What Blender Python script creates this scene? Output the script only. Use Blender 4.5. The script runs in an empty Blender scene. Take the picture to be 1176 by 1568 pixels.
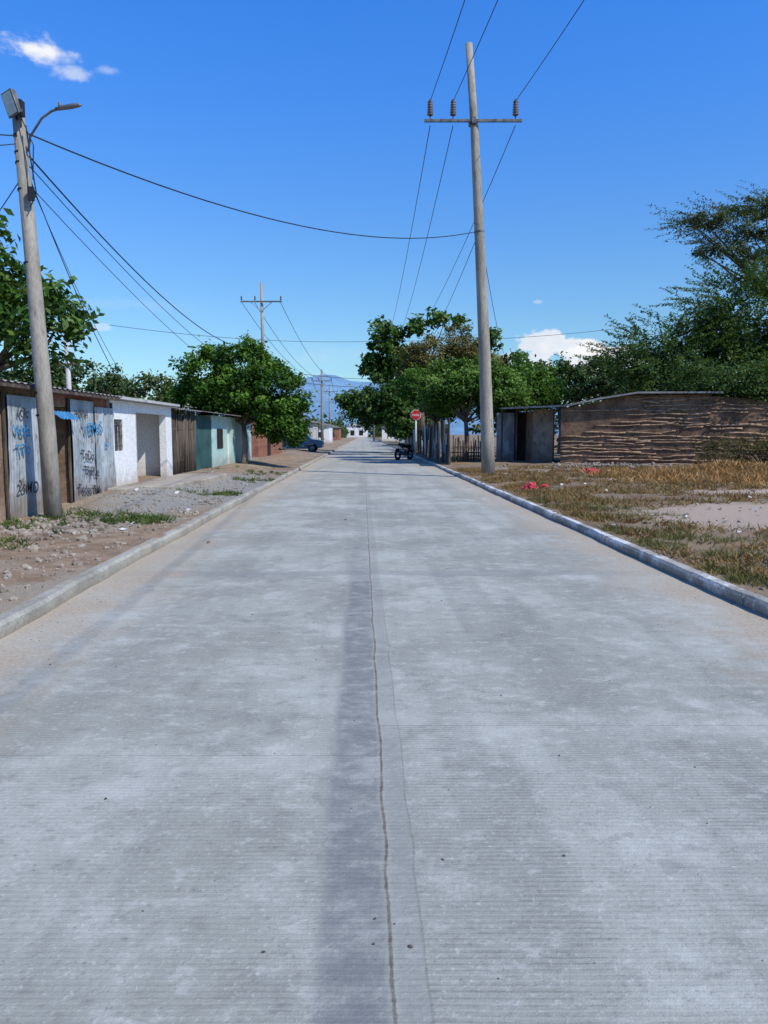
import bpy, math, random, bmesh
import numpy as np
from mathutils import Vector, Matrix, noise
random.seed(3); rng=np.random.default_rng(3)
SC=bpy.context.scene
R=math.radians
# ------------------------------------------------------------------ helpers
def link(o,parent=None,world=True):
    SC.collection.objects.link(o)
    if parent is not None:
        o.parent=parent
        if world: o.matrix_parent_inverse=Matrix.Translation(-Vector(parent.location))
    return o
def grp(name,loc=(0,0,0),rotz=0):
    e=bpy.data.objects.new(name,None); e.empty_display_size=.2
    SC.collection.objects.link(e); e.location=loc; e.rotation_euler=(0,0,rotz); return e
class MB:
    def __init__(s): s.v=[]; s.f=[]
    def quad(s,a,b,c,d):
        n=len(s.v); s.v+=[tuple(a),tuple(b),tuple(c),tuple(d)]; s.f.append((n,n+1,n+2,n+3)); return s
    def box(s,x0,x1,y0,y1,z0,z1):
        n=len(s.v)
        s.v+=[(x0,y0,z0),(x1,y0,z0),(x1,y1,z0),(x0,y1,z0),(x0,y0,z1),(x1,y0,z1),(x1,y1,z1),(x0,y1,z1)]
        for f in ((3,2,1,0),(4,5,6,7),(0,1,5,4),(1,2,6,5),(2,3,7,6),(3,0,4,7)): s.f.append(tuple(n+i for i in f))
        return s
    def obox(s,p,q,th,z0,z1,z1b=None):
        if z1b is None: z1b=z1
        d=Vector((q[0]-p[0],q[1]-p[1],0)).normalized(); nn=Vector((-d.y,d.x,0))*th
        n=len(s.v)
        P=[(p[0],p[1]),(q[0],q[1]),(q[0]+nn.x,q[1]+nn.y),(p[0]+nn.x,p[1]+nn.y)]
        tops=[z1,z1b,z1b,z1]
        s.v+=[(a,b,z0) for a,b in P]+[(P[i][0],P[i][1],tops[i]) for i in range(4)]
        for f in ((3,2,1,0),(4,5,6,7),(0,1,5,4),(1,2,6,5),(2,3,7,6),(3,0,4,7)): s.f.append(tuple(n+i for i in f))
        return s
    def tube(s,pts,rad,seg=8,cap=True):
        pts=[Vector(p) for p in pts]
        if not hasattr(rad,'__len__'): rad=[rad]*len(pts)
        n0=len(s.v); ref=None
        for i,p in enumerate(pts):
            a=pts[max(i-1,0)]; b=pts[min(i+1,len(pts)-1)]
            d=(b-a).normalized()
            if ref is None: ref=Vector((0,0,1)) if abs(d.z)<.9 else Vector((1,0,0))
            u=d.cross(ref).normalized(); w=u.cross(d).normalized(); ref=w
            for k in range(seg):
                t=2*math.pi*k/seg
                s.v.append(tuple(p+(u*math.cos(t)+w*math.sin(t))*rad[i]))
        for i in range(len(pts)-1):
            for k in range(seg):
                a=n0+i*seg+k; b=n0+i*seg+(k+1)%seg
                s.f.append((a,b,b+seg,a+seg))
        if cap:
            s.f.append(tuple(n0+k for k in range(seg))[::-1])
            s.f.append(tuple(n0+(len(pts)-1)*seg+k for k in range(seg)))
        return s
    def corr(s,p0,du,dv,nw,amp,nrm,nv=2,jag=0):
        p0=Vector(p0);du=Vector(du);dv=Vector(dv);nrm=Vector(nrm); n0=len(s.v); m=nw*6+1
        for j in range(nv):
            for i in range(m):
                u=i/(m-1); v=j/(nv-1)
                p=p0+du*u+dv*v+nrm*(amp*math.sin(2*math.pi*nw*u)+jag*noise.noise(Vector((u*6,v*3,p0.x+p0.y))))
                s.v.append(tuple(p))
        for j in range(nv-1):
            for i in range(m-1):
                a=n0+j*m+i; s.f.append((a,a+1,a+1+m,a+m))
        return s
    def build(s,name,mat,parent=None,smooth=False,world=True,origin=None,bevel=0):
        me=bpy.data.meshes.new(name); v=s.v
        if origin is not None: v=[(a-origin[0],b-origin[1],c-origin[2]) for a,b,c in v]
        me.from_pydata(v,[],s.f); me.update()
        if mat: me.materials.append(mat)
        if smooth: me.polygons.foreach_set('use_smooth',[True]*len(me.polygons))
        o=bpy.data.objects.new(name,me); link(o,parent,world)
        if origin is not None: o.location=origin
        if bevel:
            m=o.modifiers.new('b','BEVEL'); m.width=bevel; m.segments=2
        return o
def quads_np(name,V,shade,mat,parent=None,world=True):
    n=len(V)//4
    me=bpy.data.meshes.new(name); me.vertices.add(n*4); me.vertices.foreach_set('co',V.astype(np.float32).ravel())
    me.loops.add(n*4); me.loops.foreach_set('vertex_index',np.arange(n*4,dtype=np.int32))
    me.polygons.add(n); me.polygons.foreach_set('loop_start',np.arange(0,n*4,4,dtype=np.int32))
    try: me.polygons.foreach_set('loop_total',np.full(n,4,dtype=np.int32))
    except Exception: pass
    me.update(calc_edges=True)
    a=me.attributes.new('shade','FLOAT','FACE'); a.data.foreach_set('value',shade.astype(np.float32))
    me.materials.append(mat); o=bpy.data.objects.new(name,me); link(o,parent,world); return o
def sm(x): x=min(1,max(0,x)); return x*x*(3-2*x)
def unit(n):
    d=rng.normal(size=(n,3)); return d/np.linalg.norm(d,axis=1,keepdims=True)
# ------------------------------------------------------------------ node DSL
class N:
    def __init__(s,name):
        s.mat=bpy.data.materials.new(name); s.mat.use_nodes=True; s.nt=s.mat.node_tree; s.nt.nodes.clear()
    def new(s,t,**k):
        n=s.nt.nodes.new(t)
        for a,b in k.items(): setattr(n,a,b)
        return n
    def put(s,sock,v):
        if isinstance(v,bpy.types.NodeSocket): s.nt.links.new(v,sock)
        elif v is not None:
            if sock.type=='RGBA' and len(v)==3: v=(*v,1)
            sock.default_value=v
    def m(s,op,a,b=None,c=None,clamp=False):
        n=s.new('ShaderNodeMath',operation=op,use_clamp=clamp)
        for i,x in enumerate((a,b,c)):
            if x is not None: s.put(n.inputs[i],x)
        return n.outputs[0]
    def mix(s,f,a,b,blend='MIX'):
        n=s.new('ShaderNodeMix',data_type='RGBA',blend_type=blend)
        s.put(n.inputs[0],f); s.put(n.inputs[6],a); s.put(n.inputs[7],b); return n.outputs[2]
    def step(s,v,a,b,lo=0.,hi=1.):
        n=s.new('ShaderNodeMapRange',interpolation_type='SMOOTHSTEP'); s.put(n.inputs[0],v)
        if a>b: a,b,lo,hi=b,a,hi,lo
        n.inputs[1].default_value=a;n.inputs[2].default_value=b;n.inputs[3].default_value=lo;n.inputs[4].default_value=hi
        return n.outputs[0]
    def noise(s,vec,scale,detail=4,rough=.55,dist=0):
        n=s.new('ShaderNodeTexNoise'); s.put(n.inputs['Vector'],vec); n.inputs['Scale'].default_value=scale
        n.inputs['Detail'].default_value=detail; n.inputs['Roughness'].default_value=rough; n.inputs['Distortion'].default_value=dist
        return n.outputs[0]
    def pos(s): return s.new('ShaderNodeNewGeometry').outputs['Position']
    def sep(s,v):
        n=s.new('ShaderNodeSeparateXYZ'); s.put(n.inputs[0],v); return n.outputs
    def comb(s,x,y,z):
        n=s.new('ShaderNodeCombineXYZ'); s.put(n.inputs[0],x);s.put(n.inputs[1],y);s.put(n.inputs[2],z); return n.outputs[0]
    def scale(s,v,xyz):
        n=s.new('ShaderNodeVectorMath',operation='MULTIPLY'); s.put(n.inputs[0],v); n.inputs[1].default_value=xyz; return n.outputs[0]
    def bump(s,h,st,dist=.02,nrm=None):
        n=s.new('ShaderNodeBump'); n.inputs['Strength'].default_value=st; n.inputs['Distance'].default_value=dist
        s.put(n.inputs['Height'],h)
        if nrm is not None: s.put(n.inputs['Normal'],nrm)
        return n.outputs[0]
    def out(s,col,rough=.9,nrm=None,metal=0,spec=.3):
        b=s.new('ShaderNodeBsdfPrincipled'); s.put(b.inputs['Base Color'],col); s.put(b.inputs['Roughness'],rough)
        s.put(b.inputs['Metallic'],metal); b.inputs['Specular IOR Level'].default_value=spec
        if nrm is not None: s.put(b.inputs['Normal'],nrm)
        o=s.new('ShaderNodeOutputMaterial'); s.nt.links.new(b.outputs[0],o.inputs[0]); return s.mat
def simple(name,c1,c2,scale=3,rough=.85,bump=.3,bs=30,stretch=(1,1,1),c3=None,metal=0,spec=.3,lo=.35,hi=.65,grime=None):
    n=N(name); P=n.pos(); p=n.scale(P,stretch)
    c=n.mix(n.step(n.noise(p,scale,4,.6),lo,hi),c1,c2)
    if c3: c=n.mix(n.step(n.noise(p,scale*2.7+1,4,.65),.55,.7),c,c3)
    f=n.noise(p,bs,3,.6)
    c=n.mix(n.step(f,.3,.7,0,.25),c,(0.02,0.02,0.02))
    if grime:   # dirt splash near the ground
        z=n.sep(P)[2]; g=n.m('MULTIPLY_ADD',n.noise(P,4,4,.6),-.9,z); c=n.mix(n.step(g,-.25,.35,.75,0),c,grime)
    return n.out(c,rough,n.bump(f,bump,.02),metal,spec)
def leafmat(name,dark,mid,light,trans=.3):
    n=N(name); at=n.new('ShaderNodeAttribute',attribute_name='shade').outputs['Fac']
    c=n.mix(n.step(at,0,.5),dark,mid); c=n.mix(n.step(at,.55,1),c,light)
    b=n.new('ShaderNodeBsdfPrincipled'); n.put(b.inputs['Base Color'],c); b.inputs['Roughness'].default_value=.55; b.inputs['Specular IOR Level'].default_value=.2
    t=n.new('ShaderNodeBsdfTranslucent'); n.put(t.inputs[0],n.mix(.5,c,(.12,.19,.01)))
    mx=n.new('ShaderNodeMixShader'); mx.inputs[0].default_value=trans
    n.nt.links.new(b.outputs[0],mx.inputs[1]); n.nt.links.new(t.outputs[0],mx.inputs[2])
    o=n.new('ShaderNodeOutputMaterial'); n.nt.links.new(mx.outputs[0],o.inputs[0]); return n.mat
# ------------------------------------------------------------------ materials
M={}
M['bark']=simple('bark',(.10,.075,.055),(.19,.15,.12),6,.9,.8,25,(1,1,.3))
M['conc_pole']=simple('pole_concrete',(.25,.23,.19),(.38,.345,.29),3,.85,.4,40,(1,1,.25),c3=(.20,.18,.15))
M['metal_dark']=simple('galvanized_steel',(.10,.10,.10),(.22,.22,.21),5,.5,.1,30,metal=.4)
M['ceramic']=simple('brown_ceramic',(.10,.07,.06),(.16,.12,.10),8,.3,.05,20)
M['cable']=simple('cable_rubber',(.012,.012,.014),(.02,.02,.022),5,.6,.05,30)
M['adobe']=simple('adobe_plaster',(.20,.13,.085),(.33,.23,.16),1.5,.95,.8,14,c3=(.14,.09,.06))
M['mud']=simple('mud_wall',(.12,.07,.042),(.25,.15,.09),1.4,.95,1,9,c3=(.06,.037,.025))
M['stick']=simple('dry_sticks',(.26,.165,.10),(.48,.33,.22),6,.9,.5,40,c3=(.12,.075,.045))
M['darkwood']=simple('weathered_wood',(.05,.037,.028),(.14,.11,.085),5,.9,.6,30,(1,1,.2))
M['white']=simple('white_limewash',(.72,.73,.72),(.80,.80,.79),1.2,.9,.15,20,lo=.2,hi=.5,grime=(.42,.36,.29))
M['white2']=simple('grey_plaster',(.42,.42,.41),(.56,.55,.53),1.5,.9,.2,20)
M['zinc']=simple('zinc_sheet',(.28,.33,.36),(.48,.52,.54),2.2,.55,.15,16,(1,1,.5),c3=(.22,.18,.14),metal=.1,grime=(.17,.12,.08))
M['zinc_d']=simple('shaded_zinc_sheet',(.12,.13,.14),(.27,.28,.29),2.6,.6,.15,16,(1,1,.5),c3=(.07,.12,.24),metal=.1,grime=(.1,.07,.05))  # darker zinc copy: tree shade put into the colour, plus blue patches
M['tin_roof']=simple('rusty_tin_roof',(.22,.21,.20),(.36,.34,.32),1.2,.6,.15,16,c3=(.20,.10,.06),metal=.1)
M['teal']=simple('mint_paint',(.36,.55,.51),(.46,.64,.60),1.5,.85,.2,20,c3=(.55,.66,.62),grime=(.3,.3,.26))
M['teal_d']=simple('shaded_teal_paint',(.022,.075,.075),(.035,.11,.105),1.5,.85,.2,20)  # turquoise wall where it lies in shade; the shade is in the colour
M['dark']=simple('dark_opening',(.012,.011,.010),(.03,.027,.024),3,.9,.1,20)
M['blue']=simple('blue_paint',(.03,.16,.36),(.06,.24,.46),3,.6,.1,20)
M['blackpaint']=simple('black_spray_paint',(.03,.03,.04),(.09,.10,.12),9,.8,.05,20)
M['bluespray']=simple('blue_spray_paint',(.02,.20,.42),(.08,.32,.52),9,.8,.05,20)
M['slab']=simple('sidewalk_concrete',(.31,.27,.215),(.42,.37,.30),1.4,.9,.4,25)
M['shade_wall']=simple('shaded_plaster',(.20,.16,.125),(.33,.27,.21),1.4,.9,.4,25,c3=(.13,.10,.075),grime=(.12,.085,.06))  # plaster colour darkened to paint in the shade below the roof
M['red']=simple('red_paint',(.50,.015,.02),(.62,.03,.03),5,.5,.1,20)
M['redbag']=simple('red_plastic_film',(.55,.02,.05),(.72,.10,.12),14,.35,.5,25)
M['carblue']=simple('car_paint_blue',(.03,.10,.17),(.05,.14,.22),2,.25,0,20,spec=.6)
M['glass']=simple('dark_glass',(.02,.025,.03),(.03,.035,.04),2,.08,0,10,spec=.6)
M['rubber']=simple('tyre_rubber',(.015,.015,.015),(.03,.03,.03),8,.85,.1,30)
M['chrome']=simple('bright_metal',(.5,.5,.5),(.6,.6,.6),4,.25,0,20,metal=.9)
M['brick']=simple('brick_wall',(.26,.11,.07),(.36,.17,.11),5,.9,.5,25)
M['paper']=simple('paper_litter',(.5,.5,.5),(.75,.75,.72),8,.7,.1,20)
M['rock']=simple('rubble_stone',(.20,.16,.12),(.38,.33,.265),2.5,.95,.5,25,c3=(.12,.10,.085))
M['pebble']=simple('dark_pebbles',(.06,.05,.045),(.18,.15,.13),9,.95,.3,40)
L={}
L['mango']=leafmat('leaves_dark_round',(.016,.05,.006),(.052,.135,.014),(.12,.23,.025))
L['broad']=leafmat('leaves_broad',(.018,.05,.009),(.055,.13,.022),(.13,.21,.05))
L['cut']=leafmat('leaves_trimmed',(.028,.07,.010),(.075,.165,.022),(.15,.25,.04))
L['dry']=leafmat('leaves_brownish',(.055,.05,.014),(.15,.125,.035),(.24,.19,.07))
L['acacia']=leafmat('leaves_acacia',(.020,.05,.012),(.055,.115,.025),(.13,.19,.055),.35)
L['umbr']=leafmat('leaves_umbrella_acacia',(.04,.055,.025),(.08,.105,.04),(.15,.17,.08))
L['far']=leafmat('leaves_far',(.028,.05,.02),(.06,.105,.032),(.13,.17,.06))
L['weed']=leafmat('dry_weeds',(.13,.065,.025),(.30,.17,.065),(.26,.21,.085),.25)
L['straw']=leafmat('orange_straw',(.22,.10,.035),(.43,.23,.08),(.55,.34,.15),.2)
L['green']=leafmat('green_weeds',(.03,.06,.012),(.07,.12,.025),(.17,.19,.06))
L['olive']=leafmat('olive_grass',(.07,.065,.02),(.15,.14,.045),(.27,.21,.09))

# ------------------------------------------------------------------ terrain
K=.025           # the street runs slightly to the left of +Y
SL,SR=-2.6,3.2   # kerb lines (s = x + K*y)
def hs(s,y):
    if SL-.06<s<SR+.06: return -.08
    nz=noise.noise(Vector((s*.9,y*.9,0)))*.5+noise.noise(Vector((s*3,y*3,5)))*.22
    if s<0:
        d=SL-s
        z=.115+.2*sm((d-.5)/2.2)*sm((y-13)/4)
        amp=.05*sm((d-.15)/.8)
    else:
        d=s-SR
        z=.095+.10*sm((d-.2)/3)
        amp=.075*sm((d-.15)/.8)
    if y>90 or d>40: return .12
    return z+nz*amp
def hg(x,y): return hs(x+K*y,y)
sv=[-4000,-1500,-600,-250,-110,-60,-36,-26,-20]+list(np.arange(-16,-2.9,.22))+[-2.82,-2.74,SL-.065,SL-.05,SL,0,SR,SR+.05,SR+.065,3.34,3.42]+list(np.arange(3.6,18,.22))+[20,26,36,60,110,250,600,1500,4000]
yv=[-60,-20,-5,0,2]+list(np.arange(3,38,.25))+list(np.arange(38,60,1.5))+[62,66,72,80,88,92,110,150,220,350,600,1200,2500,5000]
g=MB(); m_=len(sv)
for y in yv:
    for s_ in sv: g.v.append((s_-K*min(y,600),y,hs(s_,y)))
for j in range(len(yv)-1):
    for i in range(m_-1):
        a=j*m_+i; g.f.append((a,a+1,a+1+m_,a+m_))
n=N('dirt_ground'); p=n.pos(); X,Y,Z=n.sep(p)
n1=n.noise(p,.55,4,.6); n2=n.noise(p,3,4,.65); n3=n.noise(p,22,3,.7); n4=n.noise(p,70,2,.6)
left=n.mix(n.step(n2,.35,.65),(.22,.15,.095),(.33,.24,.16))
left=n.mix(n.step(n1,.5,.62),left,(.31,.265,.195))
def ell(cx,cy,rx,ry,soft=.5):
    dx=n.m('DIVIDE',n.m('SUBTRACT',X,cx),rx); dy=n.m('DIVIDE',n.m('SUBTRACT',Y,cy),ry)
    d=n.m('SQRT',n.m('ADD',n.m('MULTIPLY',dx,dx),n.m('MULTIPLY',dy,dy)))
    d=n.m('ADD',d,n.m('MULTIPLY',n.m('SUBTRACT',n2,.5),1.2)); return n.step(d,1-soft/2,1+soft/2,1,0)
gr=n.mix(n.step(n3,.4,.6),(.20,.19,.165),(.37,.355,.31))
left=n.mix(ell(-4.3,18.5,1.4,6.5),left,gr)
right=n.mix(n.step(n2,.35,.65),(.16,.105,.062),(.28,.205,.13))
right=n.mix(n.step(n1,.48,.62),right,(.25,.19,.11))
sand=n.mix(n.step(n3,.35,.65),(.36,.275,.20),(.48,.385,.29))
right=n.mix(ell(6.1,12.0,2.0,2.0),right,sand); right=n.mix(ell(9.2,16.5,2.6,1.2),right,sand)
right=n.mix(ell(5.2,27,2.4,3.5),right,(.30,.235,.17))
c=n.mix(n.step(X,-.5,.5),left,right)
c=n.mix(n.step(n3,.5,.75,0,.45),c,(.09,.065,.045)); c=n.mix(n.step(n4,.55,.75,0,.5),c,(.45,.37,.29))
h=n.m('ADD',n.m('MULTIPLY',n3,.6),n.m('MULTIPLY',n4,.4))
MG=n.out(c,.95,n.bump(h,.9,.04),spec=.15)
g.build('ground',MG,smooth=True)

# ------------------------------------------------------------------ road
n=N('grooved_concrete'); p=n.pos(); X,Y,Z=n.sep(p)
jag=n.noise(n.comb(0,Y,0),1.6,3,.6)
ac=n.m('SUBTRACT',n.m('MULTIPLY_ADD',Y,.0275,X),.075)
acj=n.m('MULTIPLY_ADD',n.m('SUBTRACT',jag,.5),.045,ac)
ss=n.m('MULTIPLY_ADD',Y,K,X)
side=n.m('GREATER_THAN',ac,0)
yo=n.m('SUBTRACT',n.m('MULTIPLY_ADD',side,-.36,Y),3.36)     # transverse joints, staggered between lanes
sl=n.m('DIVIDE',yo,4.15); fr=n.m('ABSOLUTE',n.m('SUBTRACT',n.m('FRACT',n.m('ADD',sl,.5)),.5)); jd=n.m('MULTIPLY',fr,4.15)
wn=n.new('ShaderNodeTexWhiteNoise',noise_dimensions='2D'); n.put(wn.inputs['Vector'],n.comb(n.m('FLOOR',n.m('ADD',sl,20)),side,0))
big=n.noise(p,.42,4,.6); med=n.noise(n.scale(p,(1,.8,1)),1.5,6,.68); blot=n.noise(n.scale(p,(.85,1.25,1)),8,4,.7); fine=n.noise(p,42,3,.72); vf=n.noise(p,170,2,.7)
trk=n.noise(n.scale(n.comb(ss,Y,0),(1.5,.10,1)),1.2,3,.6)
base=n.mix(n.step(big,.38,.62),(.285,.288,.240),(.395,.398,.340))
base=n.mix(n.step(trk,.55,.40,0,.45),base,(.225,.228,.195))
base=n.mix(n.step(med,.52,.68,0,.6),base,(.48,.48,.42)); base=n.mix(n.step(med,.34,.48,.65,0),base,(.215,.218,.187))
base=n.mix(n.step(blot,.54,.66,0,.45),base,(.50,.50,.44)); base=n.mix(n.step(blot,.34,.46,.42,0),base,(.18,.182,.158))
base=n.mix(n.m('MULTIPLY',wn.outputs[0],.22),base,(.21,.215,.19))
dis=n.noise(n.scale(p,(1.2,2.5,1)),1.3,2,.5)
ph=n.m('MULTIPLY_ADD',Y,2*math.pi/.026,n.m('MULTIPLY',dis,7.0)); gv=n.m('SINE',ph)
ph2=n.m('MULTIPLY_ADD',Y,2*math.pi/.0118,n.m('MULTIPLY',dis,11.0)); gv=n.m('MULTIPLY_ADD',n.m('SINE',ph2),.4,gv)
gm=n.m('MULTIPLY',n.m('MULTIPLY',n.step(med,.60,.42,.10,1),n.step(blot,.60,.44,.2,1)),n.m('MULTIPLY_ADD',side,.45,.55))
instrip=n.m('MULTIPLY',n.step(ac,-.01,0,0,1),n.step(ac,.085,.10,1,0))
gm=n.m('MULTIPLY',gm,n.m('SUBTRACT',1,n.m('MULTIPLY',instrip,.85))); gm=n.m('MULTIPLY',gm,n.step(Y,3,7.5,1,.12))
base=n.mix(n.m('MULTIPLY',n.step(gv,-1.3,-.2,.45,0),gm),base,(.11,.11,.09))
base=n.mix(n.m('MULTIPLY',n.step(gv,.5,1.3,0,.20),gm),base,(.52,.52,.46))
base=n.mix(n.step(fine,.56,.72,0,.5),base,(.53,.53,.47)); base=n.mix(n.step(fine,.30,.42,.5,0),base,(.15,.15,.13))
base=n.mix(n.step(vf,.62,.75,0,.4),base,(.09,.088,.075))
acn=n.m('MULTIPLY_ADD',n.m('SUBTRACT',med,.5),.14,ac); acn=n.m('MULTIPLY_ADD',n.m('SUBTRACT',blot,.5),.09,acn)
st=n.m('MULTIPLY',n.step(acn,-.235,-.185),n.step(acj,-.004,.004,1,0)); st=n.m('MULTIPLY',st,n.step(Y,7.2,8.4,1,.3))
st=n.m('MULTIPLY',st,n.step(blot,.40,.60,1,.50))
base=n.mix(n.m('MULTIPLY',st,.72),base,(.155,.165,.162))
base=n.mix(n.m('MULTIPLY',instrip,.4),base,(.235,.242,.218))
ln=n.step(n.m('ABSOLUTE',n.m('SUBTRACT',acj,.095)),.002,.006,1,0); base=n.mix(n.m('MULTIPLY',ln,n.step(Y,5,8,.36,.03)),base,(.14,.138,.12))
halo=n.step(n.m('ABSOLUTE',acj),.008,.026,.4,0); base=n.mix(halo,base,(.34,.325,.265))
sw=n.m('MULTIPLY_ADD',n.m('SUBTRACT',fine,.5),.012,n.m('ABSOLUTE',acj))
seam=n.m('MULTIPLY',n.step(sw,.003,.0075,1,0),n.step(blot,.35,.65,.9,.45)); base=n.mix(seam,base,(.095,.083,.065))
jh=n.m('MULTIPLY',n.step(jd,.03,.30,1,0),n.step(med,.4,.6)); base=n.mix(n.m('MULTIPLY',jh,.30),base,(.49,.485,.42))
jw=n.m('MULTIPLY_ADD',n.m('SUBTRACT',fine,.5),.018,jd); jw=n.m('MULTIPLY_ADD',n.m('SUBTRACT',med,.5),.03,jw); joint=n.step(jw,.002,.009,.4,0); base=n.mix(joint,base,(.17,.163,.135))
cb=n.m('ABSOLUTE',n.m('SUBTRACT',Y,7.95)); cb=n.m('MULTIPLY_ADD',n.m('SUBTRACT',med,.5),.6,cb)
base=n.mix(n.step(cb,.08,.22,.45,0),base,(.21,.215,.20))
ed=n.m('MINIMUM',n.m('SUBTRACT',ss,SL),n.m('SUBTRACT',SR,ss)); edn=n.m('MULTIPLY_ADD',n.m('SUBTRACT',med,.5),2.4,ed)
base=n.mix(n.step(edn,-.1,1.05,.85,0),base,n.mix(n.step(fine,.35,.65),(.33,.265,.185),(.44,.37,.275)))
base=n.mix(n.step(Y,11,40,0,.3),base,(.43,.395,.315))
hh=n.m('MULTIPLY_ADD',gv,.10,n.m('MULTIPLY_ADD',vf,.35,fine))
MR=n.out(base,.92,n.bump(hh,.5,.008),spec=.12)
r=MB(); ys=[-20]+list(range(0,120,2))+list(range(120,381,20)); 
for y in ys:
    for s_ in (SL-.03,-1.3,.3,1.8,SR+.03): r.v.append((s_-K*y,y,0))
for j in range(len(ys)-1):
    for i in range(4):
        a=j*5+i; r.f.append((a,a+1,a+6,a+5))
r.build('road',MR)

# kerbs
def kerbmat(name,white):
    n=N(name); p=n.pos(); a=n.noise(p,1.3,4,.6); f=n.noise(p,30,3,.7); X,Y,Z=n.sep(p); q=n.noise(p,6,4,.7)
    c=n.mix(n.step(a,.35,.65),(.27,.258,.215),(.40,.385,.325)); c=n.mix(n.step(q,.5,.65,0,.5),c,(.20,.178,.14))
    if white: c=n.mix(n.step(n.noise(p,1.5,5,.75),.46,.56),c,(.60,.60,.56))
    else: c=n.mix(n.step(n.noise(p,1.7,4,.7),.48,.62,0,.75),c,(.38,.34,.26))
    c=n.mix(n.step(f,.5,.7,0,.45),c,(.13,.115,.10))
    c=n.mix(n.step(n.m('MULTIPLY_ADD',q,.08,Z),.02,.11,.75,0),c,(.24,.19,.14))
    return n.out(c,.9,n.bump(f,.8,.015),spec=.2)
def kerb(name,s0,s1,mat,y0,y1,h=.13):
    b=MB(); y=y0; k=0
    while y<y1:
        L_=random.choice([2.4,3.0,3.2]) if y<40 else 6.0
        nseg=13 if y<40 else 2
        d=.0025; rows=[]
        jx=random.uniform(-.008,.008); jz=random.uniform(-.006,.006)
        for i in range(nseg):
            yy=y+d+(L_-2*d)*i/(nseg-1)
            wob=noise.noise(Vector((yy*2.1,s0,0)))*.02+noise.noise(Vector((yy*.5,s0,4)))*.02; wz=noise.noise(Vector((yy*3.7,s0,9)))*.014
            pr=[(s0+jx+wob,-.05),(s0+jx+wob*1.4,h+jz-.028+wz),(s0+math.copysign(.025,s1-s0)+jx+wob,h+jz+wz),(s1-math.copysign(.02,s1-s0)+jx,h+jz+wz*.6),(s1+jx-wob,h+jz-.02),(s1+jx,-.05)]
            rows.append([(q-K*yy,yy,z) for q,z in pr])
        n0=len(b.v)
        for rr in rows: b.v+=rr
        for i in range(nseg-1):
            for q in range(5):
                a=n0+i*6+q; b.f.append((a,a+6,a+7,a+1))
        b.f.append(tuple(n0+q for q in range(6))); b.f.append(tuple(n0+(nseg-1)*6+q for q in range(6))[::-1])
        y+=L_
    return b.build(name,mat,smooth=False)
kerb('kerb',SL,SL-.14,kerbmat('kerb_concrete',False),1,200,.12)
kerb('kerb',SR,SR+.14,kerbmat('kerb_whitewashed',True),1,200,.10)

# ------------------------------------------------------------------ foliage
def leaf_quads(C,size,asp=.5,up=.35,nb=None):
    n_=len(C); nrm=unit(n_)
    if nb is not None: nrm=nrm+nb*.6
    nrm[:,2]=np.abs(nrm[:,2])+up; nrm/=np.linalg.norm(nrm,axis=1,keepdims=True)
    t=np.cross(nrm,unit(n_)); t/=np.linalg.norm(t,axis=1,keepdims=True)+1e-9; b=np.cross(nrm,t)
    s=size*rng.uniform(.6,1.3,(n_,1)); V=np.empty((n_,4,3))
    fold=nrm*s*.15
    V[:,0]=C+t*s-fold; V[:,1]=C+b*s*asp+fold*.3; V[:,2]=C-t*s-fold; V[:,3]=C-b*s*asp+fold*.3
    return V.reshape(-1,3)
def blob_clumps(blobs,nc,shell=.55):
    B=np.array(blobs,float); w=(B[:,3]*B[:,4]*B[:,5])**(2/3); w/=w.sum()
    idx=rng.choice(len(B),nc,p=w); d=unit(nc); rho=shell+(1-shell)*rng.uniform(0,1,(nc,1))**.6
    lump=1+.13*np.sin(d[:,:1]*5+idx[:,None])*np.cos(d[:,1:2]*6+d[:,2:3]*4)
    return B[idx,:3]+d*B[idx,3:6]*rho*lump,d
def clump_leaves(blobs,nc,lp,cr,size,asp=.5,shell=.55,up=.3):
    C,d=blob_clumps(blobs,nc,shell)
    r_=cr*rng.uniform(.6,1.35,(nc,1,1))
    off=rng.normal(size=(nc,lp,3))*r_*np.array([.55,.55,.42])
    P=(C[:,None,:]+off).reshape(-1,3); nb=np.repeat(d,lp,axis=0)
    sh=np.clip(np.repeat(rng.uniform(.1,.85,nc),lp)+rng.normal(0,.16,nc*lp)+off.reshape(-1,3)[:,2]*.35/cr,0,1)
    return leaf_quads(P,size,asp,up,nb),sh,C
def sprays(blobs,ns,nl,Ln,size,asp=.35,start=.5,droop=.25,upb=.15,xb=0):
    B=np.array(blobs,float); w=(B[:,3]*B[:,4]*B[:,5])**(2/3); w/=w.sum()
    idx=rng.choice(len(B),ns,p=w); d=unit(ns); rho=start+(1-start)*rng.uniform(0,1,(ns,1))
    P0=B[idx,:3]+d*B[idx,3:6]*rho
    dr=d+unit(ns)*.7; dr[:,2]=dr[:,2]*.6+upb; dr[:,0]+=xb; dr/=np.linalg.norm(dr,axis=1,keepdims=True)
    t=np.linspace(0,1,nl)[None,:,None]; Ls=Ln*rng.uniform(.5,1.25,(ns,1,1))
    P=P0[:,None,:]+dr[:,None,:]*Ls*t; P[:,:,2]-=(droop*Ls*t**2)[:,:,0]
    side=np.cross(dr,np.array([0,0,1.0])); side/=np.linalg.norm(side,axis=1,keepdims=True)+1e-9
    P=P+side[:,None,:]*(rng.uniform(-1,1,(ns,nl,1))*Ls*.14*(1-t*.7))+rng.normal(0,.03,(ns,nl,3))
    sh=np.clip(np.repeat(rng.uniform(.1,.85,ns),nl)+rng.normal(0,.15,ns*nl),0,1)
    return leaf_quads(P.reshape(-1,3),size,asp,.4),sh,P0
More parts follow.
